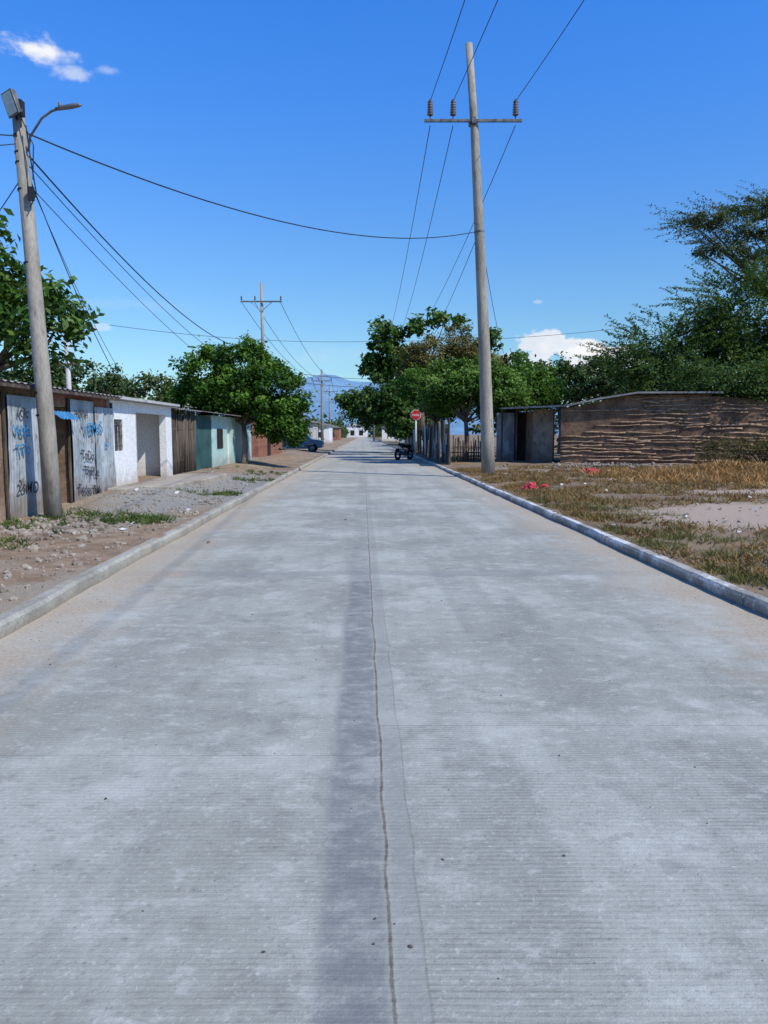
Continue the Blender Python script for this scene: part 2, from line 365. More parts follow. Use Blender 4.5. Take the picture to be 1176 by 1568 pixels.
def limbs(b,base,fork,targets,r0,r1=.03,nl=14,seg=7):
    base=Vector(base); fork=Vector(fork)
    mid=(base+fork)/2+Vector((random.uniform(-.12,.12),random.uniform(-.1,.1),0))*(fork-base).length*.4
    b.tube([base-Vector((0,0,.1)),base+Vector((0,0,.12)),mid,fork],[r0*1.35,r0*1.08,r0*.9,r0*.75],9)
    T=[Vector(t) for t in targets]; random.shuffle(T)
    for t in T[:nl]:
        m=fork.lerp(t,.5)+Vector((random.uniform(-.25,.25),random.uniform(-.25,.25),random.uniform(-.1,.35)))
        m2=fork.lerp(t,.78)+Vector((random.uniform(-.15,.15),random.uniform(-.15,.15),random.uniform(0,.2)))
        b.tube([fork-Vector((0,0,.08)),m,m2,t],[r0*.5,r0*.3,r0*.18,r1*.5],6)
def tree(name,base,fork,blobs,mat,nc=160,lp=90,cr=.38,size=.09,asp=.5,r0=.14,shell=.55,nl=14,spray=None):
    base=(base[0],base[1],hg(base[0],base[1]))
    e=grp(name,base); V,sh,C=clump_leaves(blobs,nc,lp,cr,size,asp,shell)
    if spray:
        V2,s2,_=sprays(*spray); V=np.vstack([V,V2]); sh=np.concatenate([sh,s2])
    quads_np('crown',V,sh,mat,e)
    b=MB(); limbs(b,base,fork,[tuple(x) for x in C],r0,nl=nl)
    b.build('trunk',M['bark'],e,smooth=True); return e
tree('round_crown_tree',(-5.55,30.6),(-5.6,30.8,1.9),[(-7.0,31,3.9,1.15,1.3,1.05),(-5.6,31.2,4.15,1.15,1.5,1.0),(-4.3,31,3.0,1.2,1.4,1.25),(-7.4,31.3,3.0,.95,1.2,.75),(-6.1,30.8,3.0,1.4,1.4,.85),(-3.8,31,2.0,.75,1,1.0),(-4.5,31.0,2.2,.85,1.1,1.0)],L['mango'],370,105,.29,.082,.5,.12,.6)
tree('broad_leaf_tree',(-9.4,18.5),(-9.3,18.4,3.0),[(-9.9,18,4.3,1.7,1.7,1.7),(-7.75,18,3.9,.85,1,1.0),(-9.5,18,5.5,1.1,1.2,1.1),(-8.3,18,4.6,.55,.7,.5),(-7.3,18,4.35,.35,.5,.35),(-11.5,18,4.5,2,1.6,2)],L['broad'],160,65,.36,.12,.5,.17,.4)
tree('overhanging_tree',(2.6,61),(2.0,61,3.0),[(-1.1,62,3.5,2.1,2,1.6),(.9,61,4.0,1.6,2,1.8),(-2.7,62,4.1,1.0,1.2,.6),(1.6,60,2.6,1.4,1.6,1.4)],L['broad'],200,60,.45,.17,.5,.17,.5)
tree('tall_tree',(3.0,53),(2.6,53,4.0),[(.2,53,7.9,1.2,1.5,1.1),(-.5,53,6.0,1.0,1.3,1.0),(2.3,53,8.7,.75,1,.75),(3.6,52,8.9,.6,.9,.85),(5.1,52,9.0,.45,.9,.75),(1.6,53,6.3,1.5,1.4,1.3),(7.2,52,7.7,.75,1,1.0),(6.0,53,6.2,1.6,1.4,1.5),(8.6,52,6.2,.9,1,.8)],L['broad'],190,44,.42,.20,.5,.2,.4,nl=22)
tree('brownish_tree',(3.2,46),(3.2,46,2.8),[(2.6,45.5,5.9,1.6,1.5,1.25),(4.5,45.5,6.6,1.4,1.5,1.15),(2.0,46,4.7,1.2,1.4,1.1),(5.8,46,5.5,1.1,1.3,1)],L['dry'],210,90,.38,.09,.4,.14,.35,nl=26)
tree('trimmed_tree',(3.95,37.6),(4.0,37.8,2.1),[(3.3,38,3.8,1.5,1.6,1.1),(5.3,38,3.75,1.5,1.6,1.2),(4.3,38,4.2,1.4,1.4,.9),(6.2,38.3,3.2,.9,1,.8),(2.6,38,3.1,.8,1,.65)],L['cut'],280,95,.34,.085,.5,.13,.55)
tree('dark_tree',(2.9,42),(2.8,42,2.2),[(1.7,42,4.0,1.0,1.4,.9),(3.4,42,3.3,1.3,1.4,1.0)],L['mango'],110,65,.38,.11,.5,.11,.45)
tree('yard_tree',(5.6,40),(5.5,40,2.2),[(6.0,41,3.6,1.5,1.3,1.3),(7.8,42,4.0,1.3,1.3,1.4),(9.0,44,4.0,1.6,1.5,1.2)],L['mango'],150,70,.4,.11,.5,.12,.45)
tree('leafy_tree',(11.4,50),(11.3,50,3),[(9.6,50,4.8,1.7,1.5,1.3),(11.6,50,4.9,1.7,1.5,1.2),(13.6,50,4.9,1.8,1.5,1.5),(15,49,4.6,1.8,1.5,1.6)],L['far'],210,60,.45,.14,.5,.16,.45)
ab=[(14.6,36.5,4.9,2.4,2,2.0),(17.3,36.5,6.7,2.5,2,2.4),(12.6,36.5,4.2,1.8,1.6,1.3),(16,35.3,3.9,3.2,1.6,1.4),(19.6,36,5.4,2.5,2,2.8),(15.6,36.6,6.4,1.5,1.6,1.3)]
tree('acacia_tree',(15.6,37),(15.6,37,3),ab,L['acacia'],560,75,.5,.10,.4,.22,.45,12,spray=([(13.2,36.3,4.9,2.6,1.8,1.6),(16.8,36.3,6.9,2.6,2,2.2),(11.8,36.4,4.4,1.3,1.2,1.0)],420,70,1.9,.075,.35,.6,.12,.18,-.35))
tree('umbrella_acacia_tree',(20.5,40),(20.2,40,8),[(16.4,39.5,12.0,1.9,1.5,.2),(19.2,39.5,12.7,2.2,1.6,.28),(18.4,39.5,11.3,2.4,1.6,.22),(16.9,39.5,10.5,1.5,1.3,.2),(19.8,39.5,10.1,2.2,1.6,.5),(21,39.5,12.5,2.0,1.6,.5)],L['umbr'],210,70,.34,.085,.4,.17,.2,24,spray=([(16.4,39.5,12.0,1.7,1.5,.25),(19.4,39.5,12.6,2.2,1.6,.3),(18.0,39.5,11.2,2.3,1.5,.22)],200,50,1.9,.07,.35,.5,.03,.02,-1.0))
V,sh,C=clump_leaves([(14.6,31.6,3.5,2.0,1.0,.8),(17.3,31.5,3.6,2.4,1.2,1.2),(13.2,32.4,3.6,1.2,1,.6)],230,75,.4,.08,.4,.4)
e=grp('overhanging_shrub',(16,32.5,0)); quads_np('foliage',V,sh*.85,L['acacia'],e)
b=MB(); limbs(b,(16,33,.1),(16,32.6,2.3),[tuple(x) for x in C],.1,nl=12); b.build('stems',M['bark'],e,smooth=True)
V,sh,C=clump_leaves([(12.6,27.2,.75,1.5,1,.7),(14.3,27,.9,1.6,1,.9)],110,70,.3,.05,.4,.3)
e=grp('thorny_bush',(13.4,27.2,hg(13.4,27.2))); quads_np('foliage',V,sh*.3,L['dry'],e)
b=MB(); limbs(b,(13.4,27.2,.1),(13.4,27.2,.35),[tuple(x) for x in C],.04,nl=40); b.build('stems',M['darkwood'],e,smooth=True)
tree('backyard_tree',(-13.5,40),(-13.5,40,2.5),[(-12.3,40,3.4,2.0,1.5,1.1),(-15,40,3.9,2.2,1.5,1.2),(-10.2,39,3.0,1.3,1.2,.9),(-17.5,39,4,2,1.5,1.4)],L['far'],180,70,.42,.12,.5,.14,.45)
bl=[]
for i in range(46):
    y=72+i*6.2; xr=4.8-K*y+random.uniform(-.7,.8); z=random.uniform(2.3,3.4)+y*.002
    bl.append((xr+1,y,z,2.1,2.6,z*.72))
    xl=-6.6-K*y+random.uniform(-1.4,.3); z=random.uniform(1.5,2.4)+y*.001
    bl.append((xl-1.4,y+3,z,2.0,2.6,z*.72))
for i in range(22):
    bl.append((8+i*2.6+random.uniform(-1,1),62+random.uniform(-4,14),3.0+random.uniform(-.4,.7),2.6,2.2,2.7))
    bl.append((-12-i*2.4+random.uniform(-1,1),66+random.uniform(-4,14),2.7+random.uniform(-.5,.5),2.6,2.2,2.4))
V,sh,_=clump_leaves(bl,1900,34,.75,.26,.5,.5)
bl2=[(random.uniform(-260,260),random.uniform(330,400),5,9,6,random.uniform(6,9)) for i in range(70)]
V2,s2,_=clump_leaves(bl2,600,30,2.2,.8,.6,.5)
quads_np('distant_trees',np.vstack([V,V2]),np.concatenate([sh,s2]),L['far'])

# ------------------------------------------------------------------ weeds / debris
def blades(pts,h,w,lean=.6):
    P=np.array(pts); n_=len(P); d=rng.normal(size=(n_,3))*lean; d[:,2]=1; d/=np.linalg.norm(d,axis=1,keepdims=True)
    H=h*rng.uniform(.4,1.3,(n_,1)); W=rng.normal(size=(n_,3)); W[:,2]*=.2; W=np.cross(d,W); W/=np.linalg.norm(W,axis=1,keepdims=True); W*=w
    V=np.empty((n_,4,3)); V[:,0]=P; V[:,1]=P+d*H*.5+W; V[:,2]=P+d*H; V[:,3]=P+d*H*.5-W
    return V.reshape(-1,3)
def tufts(n_t,per,fn,rad):
    out=[];sh=[]
    k=0;tries=0
    while k<n_t and tries<n_t*30:
        tries+=1; x,y=fn()
        if x is None: continue
        k+=1; s0=random.random(); rr=rad*random.uniform(.5,1.6)
        for i in range(per):
            a=random.uniform(0,6.28); r_=rr*random.random(); px,py=x+r_*math.cos(a),y+r_*math.sin(a)
            out.append((px,py,hg(px,py)-.01)); sh.append(min(1,max(0,s0+random.gauss(0,.15))))
    return out,np.array(sh)
def dens(x,y,s=.45,t=0): return noise.noise(Vector((x*s,y*s,3)))+.5*noise.noise(Vector((x*s*3,y*s*3,8)))>t
def insand(x,y): return ((x-6.1)/2.0)**2+((y-12)/1.9)**2<1 or ((x-9.2)/2.5)**2+((y-16.5)/1.1)**2<1
def f_right():
    y=random.uniform(7,30)**1; s_=SR+.3+random.random()**1.2*13; x=s_-K*y
    if insand(x,y) or not dens(x,y,.6,-.10): return None,None
    return x,y
pts,sh=tufts(4300,18,f_right,.19); quads_np('dry_weeds',blades(pts,.14,.0075,1.1),sh*.95,L['weed'])
def f_near():
    y=random.uniform(6,16); s_=SR+.22+abs(random.gauss(0,.6)); x=s_-K*y
    if not dens(x,y,1.1,.05): return None,None
    return x,y
pts,sh=tufts(480,18,f_near,.10); quads_np('kerbside_grass',blades(pts,.10,.005,.9),sh,L['olive'])
def f_or():
    x=random.gauss(10.2,1.7); y=random.gauss(22.5,1.5)
    if x<6: return None,None
    return x,y
pts,sh=tufts(900,26,f_or,.22); pts=[(a,b_,c_+max(0,.38*math.exp(-((a-10.4)/1.7)**2-((b_-22.5)/1.3)**2))*random.random()) for a,b_,c_ in pts]
quads_np('straw_heap',blades(pts,.26,.012,1.2),sh,L['straw'])
def f_left():
    cx,cy,r_=random.choice([(-4.1,11.9,.3),(-4.9,12.6,.35),(-3.65,11.8,.22),(-4.8,9.2,.25),(-5.3,11.2,.4),(-3.6,17,.3),(-3.7,22,.4),(-4.2,26,.8)])
    return random.gauss(cx,r_),random.gauss(cy,r_)
pts,sh=tufts(260,20,f_left,.09); quads_np('green_weeds',blades(pts,.12,.007,.9),sh,L['green'])
def rocks(name,items,mat):
    ico=[(0,0,1),(.89,0,.45),(.28,.85,.45),(-.72,.53,.45),(-.72,-.53,.45),(.28,-.85,.45),(.72,.53,-.45),(-.28,.85,-.45),(-.89,0,-.45),(-.28,-.85,-.45),(.72,-.53,-.45),(0,0,-1)]
    fc=[(0,1,2),(0,2,3),(0,3,4),(0,4,5),(0,5,1),(1,6,2),(2,7,3),(3,8,4),(4,9,5),(5,10,1),(6,7,2),(7,8,3),(8,9,4),(9,10,5),(10,6,1),(11,7,6),(11,8,7),(11,9,8),(11,10,9),(11,6,10)]
    b=MB()
    for x,y,z,s_ in items:
        n0=len(b.v); sx,sy,sz=[s_*random.uniform(.6,1.25) for _ in range(3)]; sz*=.7; a=random.uniform(0,6.28); ca,sa=math.cos(a),math.sin(a)
        for vx,vy,vz in ico:
            k=random.uniform(.75,1.15); px,py=vx*sx*k,vy*sy*k
            b.v.append((x+px*ca-py*sa,y+px*sa+py*ca,z+vz*sz*k+sz*.3))
        b.f+=[tuple(n0+i for i in f) for f in fc]
    return b.build(name,mat)
it=[]
for i in range(1500):
    y=random.uniform(6,16); s_=SL-.22-abs(random.gauss(0,1.4)); x=s_-K*y
    if dens(x,y,.7,-.15): it.append((x,y,hg(x,y),random.choice([.008,.012,.015,.02,.025,.04])*random.uniform(.7,1.3)))
for i in range(300):
    x=random.gauss(-4.7,.55); y=random.gauss(11.0,1.0)
    if x+K*y<SL-.25 and x>-5.8: it.append((x,y,hg(x,y),random.uniform(.02,.07)))
for i in range(1000):
    y=random.uniform(15,30); s_=SL-.25-random.random()*2.3; x=s_-K*y; it.append((x,y,hg(x,y),random.uniform(.010,.034)))
rocks('rubble',it,M['rock'])
it=[]
for i in range(1500):
    y=random.uniform(6,30); s_=SR+.2+random.random()*11; x=s_-K*y; it.append((x,y,hg(x,y),random.uniform(.010,.04)))
for i in range(260):
    x=random.gauss(8.6,1.3); y=random.gauss(29.2,.8); it.append((x,y,hg(x,y)+random.uniform(0,.12),random.uniform(.03,.09)))
rocks('stones',it,M['rock'])
it=[]
for i in range(760):
    y=1.7+random.random()**1.5*22; s_=random.uniform(SL+.1,SR-.1)
    if random.random()<.5: s_=random.choice([SL+abs(random.gauss(.1,.25)),SR-abs(random.gauss(.1,.4))])
    if SL+.03<s_<SR-.03: it.append((s_-K*y,y,0,random.choice([.0015,.002,.003,.004,.006])*random.uniform(.8,1.4)))
it+=[(-.03,2.06,0,.006),(.075,2.05,0,.007),(-2.35,10.2,0,.03),(-.65,13.0,0,.03)]
rocks('pebbles',it,M['pebble'])
b=MB()
for i in range(210):
    if random.random()<.8: y=random.uniform(10,29); x=SR+.4+random.random()*8-K*y
    else: y=random.uniform(10,24); x=SL-.4-random.random()*2.2-K*y
    z=hg(x,y)+.02; s_=random.uniform(.02,.06); a=random.uniform(0,6.28); u=Vector((math.cos(a),math.sin(a),random.uniform(-.2,.5)))*s_; w=Vector((-math.sin(a),math.cos(a),random.uniform(-.3,.6)))*s_*.7; c=Vector((x,y,z))
    b.quad(c-u-w,c+u-w*.8,c+u*.9+w,c-u*.8+w*1.1)
b.build('litter',M['paper'])
def bag(x,y,s_):
    z=hg(x,y); me=bpy.data.meshes.new('trash_bag')
    bm=bmesh.new(); bmesh.ops.create_icosphere(bm,subdivisions=3,radius=1)
    for v in bm.verts:
        k=.75+.55*noise.noise(v.co*2.3+Vector((x,y,0)))+.25*noise.noise(v.co*6)
        v.co=Vector((v.co.x*k*1.15,v.co.y*k,max(-.35,v.co.z*k*.75)))*s_
    bm.to_mesh(me); bm.free(); me.materials.append(M['redbag']); o=bpy.data.objects.new('trash_bag',me); link(o); o.location=(x,y,z+.25*s_)
bag(6.6,24.6,.24); bag(3.55,18.6,.19); bag(4.0,19.1,.12)

# ------------------------------------------------------------------ poles & wires
def wire(name,a,b_,sag,r_=.012,parent=None,n_=26):
    a=Vector(a); b_=Vector(b_); P=[]
    for i in range(n_+1):
        t=i/n_; q=a.lerp(b_,t); q.z-=4*sag*t*(1-t); P.append(q)
    return MB().tube(P,r_,5).build(name,M['cable'],parent,smooth=True)
def insulator(b,x,y,z,h=.45,r_=.1):
    pts=[];rad=[]
    b.tube([(x,y,z-.12),(x,y,z+.05)],.02,6)
    k=6
    for i in range(k):
        z0=z+.05+(h-.05)*i/k; d=(h-.05)/k
        pts+=[(x,y,z0),(x,y,z0+d*.45),(x,y,z0+d*.9)]; rad+=[r_*.55,r_*(1.0-.04*i),r_*.55]
    pts.append((x,y,z+h+.04)); rad.append(r_*.4); b.tube(pts,rad,12)
zb=hg(3.5,25.8)
e=grp('utility_pole',(3.5,25.8,zb))
MB().tube([(3.51,25.8,zb-.1),(3.46,25.8,1.2),(3.33,25.8,4),(3.1,25.8,8),(2.9,25.8,11.3),(2.7,25.8,13.8)],[.235,.222,.195,.16,.13,.11],20).build('shaft',M['conc_pole'],e,smooth=True)
b=MB()
b.box(1.28,4.4,25.60,25.68,11.36,11.44)
b.tube([(2.86,25.8,11.3),(2.855,25.8,11.5)],[.148,.146],16); b.tube([(3.1,25.8,7.97),(3.095,25.8,8.03)],[.170,.169],16)
b.box(2.80,2.93,25.55,25.66,11.3,11.5)
b.build('crossarm',M['metal_dark'],e)
b=MB()
for x in (1.47,2.2,4.19): insulator(b,x,25.64,11.5,.5,.11)
b.build('insulators',M['ceramic'],e,smooth=True)
for i,(x,xn,xf) in enumerate(((1.47,4.4,.5),(2.2,5.4,1.6),(4.19,7.5,3.3))):
    wire('power_line',(x,25.64,12.0),(xn,-22,12.2),1.1,.011)
    wire('power_line',(x,25.64,11.25),(xf,80,11.6),.7,.013)
def farpole(x,y,H,aw,lean=0,r_=.17):
    z=hg(x,y); e=grp('utility_pole',(x,y,z))
    MB().tube([(x,y,z-.1),(x+lean*.5,y,z+H*.5),(x+lean,y,z+H)],[r_,r_*.8,r_*.6],12).build('shaft',M['conc_pole'],e,smooth=True)
    b=MB(); za=z+H-1.5; b.box(x+lean-aw,x+lean+aw,y-.27,y-.17,za,za+.1); b.tube([(x+lean-aw*.5,y-.2,za),(x+lean,y-.2,za-.7)],.025,6); b.tube([(x+lean+aw*.5,y-.2,za),(x+lean,y-.2,za-.7)],.025,6)
    b.build('crossarm',M['metal_dark'],e)
    b=MB()
    for k in (-.95,-.3,.95): insulator(b,x+lean+aw*k,y-.22,za+.12,.32,.08)
    b.build('insulators',M['ceramic'],e,smooth=True)
farpole(-9.4,61,12.8,1.6,-.1); farpole(-8.0,100,9.6,1.3,0,.2); farpole(-10.5,150,11,1.6,0,.22); farpole(2.3,80,10.2,1.2,0,.18); farpole(-2.2,170,10,1.6,0,.2)
for k in (-1.5,-.5,1.5):
    wire('power_line',(-9.5+k,60.8,11.6),(-8.0+k*.8,100,8.6),1.0,.02)
    wire('power_line',(-8.0+k*.8,100,8.6),(-10.5+k,150,9.8),1.2,.025)
zb=hg(-5.3,12.3)
e=grp('street_lamp',(-5.32,12.3,zb))
MB().tube([(-5.32,12.3,zb-.1),(-5.36,12.3,1.5),(-5.47,12.3,4),(-5.6,12.3,6.45)],[.140,.132,.110,.088],18).build('shaft',M['conc_pole'],e,smooth=True)
b=MB(); b.tube([(-5.44,12.25,5.75),(-5.38,12.2,5.95),(-5.15,12.1,6.18),(-4.98,12.05,6.26),(-4.85,12.0,6.28)],.018,8); b.build('lamp_arm',M['metal_dark'],e,smooth=True)
b=MB(); b.tube([(-4.9,12.02,6.28),(-4.8,11.99,6.285),(-4.62,11.93,6.285),(-4.50,11.88,6.28),(-4.46,11.87,6.275)],[.024,.034,.038,.03,.012],10)
b.tube([(-4.83,12.0,6.30),(-4.83,12.0,6.36)],[.024,.026],8); b.build('lamp_head',M['metal_dark'],e,smooth=True)
fl=MB(); q=[(-.12,-.04,-.18),(.12,-.04,-.18),(.12,.05,-.15),(-.12,.05,-.15),(-.12,-.04,.18),(.12,-.04,.18),(.12,.05,.15),(-.12,.05,.15)]
rm=Matrix.Rotation(R(-28),3,'Z')@Matrix.Rotation(R(-12),3,'Y')@Matrix.Rotation(R(12),3,'X'); cc_=Vector((-5.58,12.08,6.38))
fl.v=[tuple(rm@Vector(a)+cc_) for a in q]; fl.f=[(3,2,1,0),(4,5,6,7),(0,1,5,4),(1,2,6,5),(2,3,7,6),(3,0,4,7)]; fl.build('floodlight_housing',M['metal_dark'],e,bevel=.01)
gl=MB(); gl.quad(*[tuple(rm@Vector(a)+cc_) for a in ((-.10,-.046,-.155),(.10,-.046,-.155),(.10,-.046,.155),(-.10,-.046,.155))]); gl.build('floodlight_glass',simple('frosted_lens',(.35,.42,.42),(.48,.54,.53),3,.2,0,20,spec=.6),e)
b=MB()
b.box(-5.50,-5.43,12.05,12.18,6.22,6.44); b.tube([(-5.56,12.2,6.2),(-5.58,12.12,6.37)],.02,6)
for z in (4.1,5.2,5.6,5.75,6.0,2.1,1.75): b.tube([(-5.32-.0445*z,12.3,z-.015),(-5.32-.045*z,12.3,z+.015)],[.137-.0075*z]*2,14)
b.box(-5.42,-5.34,12.12,12.18,5.0,5.2); b.tube([(-5.42,12.16,6.1),(-5.36,12.14,5.6),(-5.30,12.15,5.1),(-5.40,12.14,4.9)],.010,6); b.tube([(-5.5,12.16,6.25),(-5.30,12.12,5.8),(-5.33,12.12,5.3)],.009,6)
b.build('straps_and_leads',M['cable'],e)
wire('service_cable',(-5.45,12.3,6.03),(3.1,25.65,8.0),.75,.013)
wire('service_cable',(-5.45,12.3,5.7),(-6.5,34,5.3),.5,.014)
wire('service_cable',(-5.45,12.3,5.55),(-9.4,60.8,7.0),1.3,.008)
wire('service_cable',(-5.45,12.3,5.25),(-9.4,60.8,5.8),1.2,.007)
wire('service_cable',(-5.45,12.3,5.35),(-6.4,19,2.6),.2,.008)
wire('service_cable',(-5.45,12.3,5.3),(-7.6,24,2.6),.35,.006)
wire('service_cable',(-5.5,12.3,6.0),(-9.5,8,6.0),.35,.010)
wire('service_cable',(-5.5,12.3,5.9),(-9.5,9.5,5.5),.3,.008)
wire('service_cable',(-5.5,12.3,5.5),(-9.0,14,3.0),.2,.008)
wire('service_cable',(3.05,25.65,7.9),(2.3,79.7,7.5),.9,.010)
wire('service_cable',(3.15,25.65,7.8),(7.5,45,5.0),1.0,.010)
wire('service_cable',(-14,40,7.0),(0,50,7.4),.35,.012); wire('service_cable',(0,50,7.4),(16,47,8.0),.3,.012)
wire('service_cable',(-9.4,60.8,6.6),(2.3,79.8,7.2),.4,.02); wire('service_cable',(-9.4,60.8,5.9),(2.3,79.8,6.4),.4,.02)
e=grp('wooden_post',(-9.9,24.5,.1)); MB().tube([(-9.9,24.5,.1),(-9.95,24.5,4.6)],[.09,.07],10).build('shaft',M['white2'],e,smooth=True); MB().box(-10.3,-9.6,24.38,24.42,3.6,3.66).build('crosspiece',M['darkwood'],e)

# ------------------------------------------------------------------ left houses
FX=-5.9
e=grp('adobe_house',(FX,12,.1))
b=MB(); b.box(-9.6,FX,4,13.15,0,2.22); b.box(-9.6,FX,14.4,16.5,0,2.22); b.box(-9.6,FX,13.15,14.4,1.95,2.22); b.build('walls',M['adobe'],e)
MB().box(-8,-7.9,13.15,14.4,0,1.95).build('interior_wall',M['dark'],e)
b=MB(); b.box(FX,FX+.012,13.6,16.45,1.98,2.21); b.build('brick_course',M['brick'],e)
MB().corr((-5.58,3.8,2.24),(0,12.85,0),(-4.1,0,.45),60,.014,(0,0,1)).build('tin_roof',M['tin_roof'],e)
MB().box(-5.66,-5.60,3.9,16.5,2.16,2.22).build('eave_beam',M['darkwood'],e)
b=MB(); b.corr((-5.62,13.5,1.72),(0,.85,0),(-.2,0,.14),6,.012,(0,0,1)); b.build('blue_awning',M['blue'],e)
e=grp('metal_gate',(-5.8,14,.1))
b=MB(); b.corr((-5.83,11.95,.06),(0,1.15,0),(.02,0,2.0),12,.006,(1,0,0),6,.03); b.build('sheet_1',M['zinc'],e)
b=MB(); b.corr((-5.82,14.4,.12),(0,1.15,0),(0,0,1.98),12,.006,(1,0,0),6,.03); b.corr((-5.80,15.57,.14),(0,1.05,0),(-.02,0,1.86),11,.006,(1,0,0),6,.03); b.build('sheet_2',M['zinc'],e)
b=MB()
for y in (11.93,13.12,14.36,15.55,16.64): b.tube([(-5.86,y,0),(-5.86,y,2.12)],.03,7)
b.build('posts',M['darkwood'],e)
def graf(txt,y,z,s_,mat):
    c=bpy.data.curves.new('graffiti','FONT'); c.body=txt; c.size=s_; c.offset=.003; c.extrude=.001; c.shear=random.uniform(-.2,.3)
    o=bpy.data.objects.new('graffiti',c); o.data.materials.append(mat); link(o,e); o.location=(-5.775,y,z)
    o.rotation_euler=(Matrix.Rotation(R(90),3,'Z')@Matrix.Rotation(R(90),3,'X')@Matrix.Rotation(R(random.uniform(-6,6)),3,'Z')).to_euler(); return o
for t,y,z,s_,m__ in (('1Oc',12.15,1.72,.24,'blackpaint'),('Vi6Es',12.05,1.42,.26,'bluespray'),('TiTo',12.1,1.1,.26,'bluespray'),('2oMO',12.1,.55,.27,'blackpaint'),
    ('PiNTA',14.5,1.75,.22,'blackpaint'),('ViEMeS',14.85,1.42,.34,'bluespray'),('19',15.9,1.12,.28,'bluespray'),('ToDo',14.7,.98,.26,'blackpaint'),('TRiPLe',14.8,.66,.27,'blackpaint'),('Todos TMs',14.5,.34,.26,'blackpaint')):
    graf(t,y,z,s_,M[m__])
e=grp('stool',(-6.3,13.7,.1)); b=MB(); b.box(-6.5,-6.15,13.5,13.85,.52,.56)
for x,y in ((-6.47,13.53),(-6.18,13.53),(-6.47,13.82),(-6.18,13.82)): b.tube([(x,y,.1),(x,y,.53)],.02,6)
b.build('frame',M['darkwood'],e)
e=grp('plastic_bucket',(-5.95,13.45,.1)); MB().tube([(-5.95,13.45,.1),(-5.95,13.45,.42)],[.12,.16],14).build('body',simple('yellow_plastic',(.5,.32,.03),(.6,.4,.05),4,.5,0,20),e)
e=grp('white_house',(FX,18.8,.3)); W=M['white']
b=MB(); x1=FX+.02
b.box(x1-.18,x1,16.62,16.85,0,2.2); b.box(x1-.18,x1,16.85,17.4,0,1.08); b.box(x1-.18,x1,16.85,17.4,1.78,2.2); b.box(x1-.18,x1,17.4,18.35,0,2.2)
b.box(x1-.18,x1,18.35,20.85,1.97,2.2); b.box(x1-.18,x1,20.85,21.4,0,2.2)
b.build('front_wall',W,e)
b=MB(); b.box(-8.1,x1-.18,18.22,18.35,0,2.19); b.box(-7.3,-7.2,18.35,21.3,0,2.19); b.box(-7.2,x1-.18,21.25,21.39,0,2.19); b.build('porch_walls',M['white'],e)
MB().box(-9.5,-8.12,16.62,21.4,0,2.15).build('rear_rooms',M['white2'],e)
MB().box(x1-.16,x1-.13,16.86,17.39,1.09,1.77).build('window_pane',M['dark'],e)
b=MB()
for i in range(6): b.box(x1-.03,x1-.012,16.88+i*.095,16.895+i*.095,1.09,1.77)
for z in (1.2,1.42,1.65): b.box(x1-.012,x1-.004,16.86,17.39,z,z+.015)
b.build('window_grille',M['metal_dark'],e)
MB().box(-9.6,x1+.22,16.55,21.5,2.21,2.27).build('roof_slab',M['white2'],e)
MB().corr((-6.9,16.6,2.32),(0,5.2,0),(-3,0,.35),24,.014,(0,0,1)).build('rear_tin_roof',M['tin_roof'],e)
MB().box(x1,x1+.012,18.30,18.33,.3,1.95).build('trim',M['white2'],e)
b=MB(); b.box(-5.86,-4.75,16.9,19.2,.0,.315); b.box(-5.86,-4.55,19.21,22.3,.0,.325); b.build('sidewalk',M['slab'],bevel=.03)
MB().box(-5.75,-5.35,15.9,16.5,0,.34).build('doorstep',M['slab'],bevel=.03)
def stickfence(name,p,q,z0,z1,mat,step=.06,r_=.028,var=.25):
    p=Vector((*p,0)); q=Vector((*q,0)); L_=(q-p).length; b=MB(); k=int(L_/step)
    for i in range(k):
        c=p.lerp(q,(i+.5)/k)+Vector((random.uniform(-.03,.03),random.uniform(-.02,.02),0)); h_=z1+random.uniform(-var,var*.5)
        b.tube([(c.x,c.y,z0),(c.x+random.uniform(-.03,.03),c.y,(z0+h_)/2),(c.x+random.uniform(-.05,.05),c.y+random.uniform(-.04,.04),h_)],[r_*random.uniform(.7,1.2)]*3,5)
    for z in (z0+.5,z1-.5): b.tube([(p.x,p.y,z),(q.x,q.y,z)],.025,5)
    return b.build(name,mat,smooth=True,origin=(p.x,p.y,z0))
stickfence('stick_fence',(-5.95,21.5),(-5.95,24.2),.2,2.1,M['darkwood'],.07)
MB().corr((-5.7,21.45,2.15),(0,2.9,0),(-3,0,.3),14,.014,(0,0,1)).build('lean_to_roof',M['tin_roof'],origin=(-5.7,21.45,2.15))
e=grp('turquoise_house',(-5.95,29,.3)); b=MB(); b.box(-9.5,-5.95,24.4,26.6,0,2.05); b.build('shaded_wall',M['teal_d'],e)
b=MB(); b.box(-9.5,-5.93,26.62,29.2,0,2.1);b.box(-9.5,-5.93,30.1,34.5,0,2.1);b.box(-9.5,-5.93,29.2,30.1,1.85,2.1); b.build('walls',M['teal'],e)
MB().box(-9.5,-6.05,29.2,30.1,0,1.85).build('door',M['white'],e)
MB().box(-5.93,-5.90,27.4,28.3,.95,1.65).build('window',M['dark'],e)
MB().corr((-5.55,24.3,2.15),(0,10.4,0),(-4,0,.5),46,.014,(0,0,1)).build('tin_roof',M['tin_roof'],e)
e=grp('brick_house',(-6.5,44,.1)); b=MB(); b.box(-10,-6.2,38,47,0,2.3); b.build('walls',M['brick'],e); MB().corr((-5.8,37.8,2.35),(0,9.4,0),(-4.4,0,.5),36,.02,(0,0,1)).build('tin_roof',M['tin_roof'],e); MB().box(-6.2,-6.17,41,42,0.1,1.9).build('door',M['dark'],e); MB().box(-6.2,-6.17,44,45,1.0,1.8).build('window',M['dark'],e)

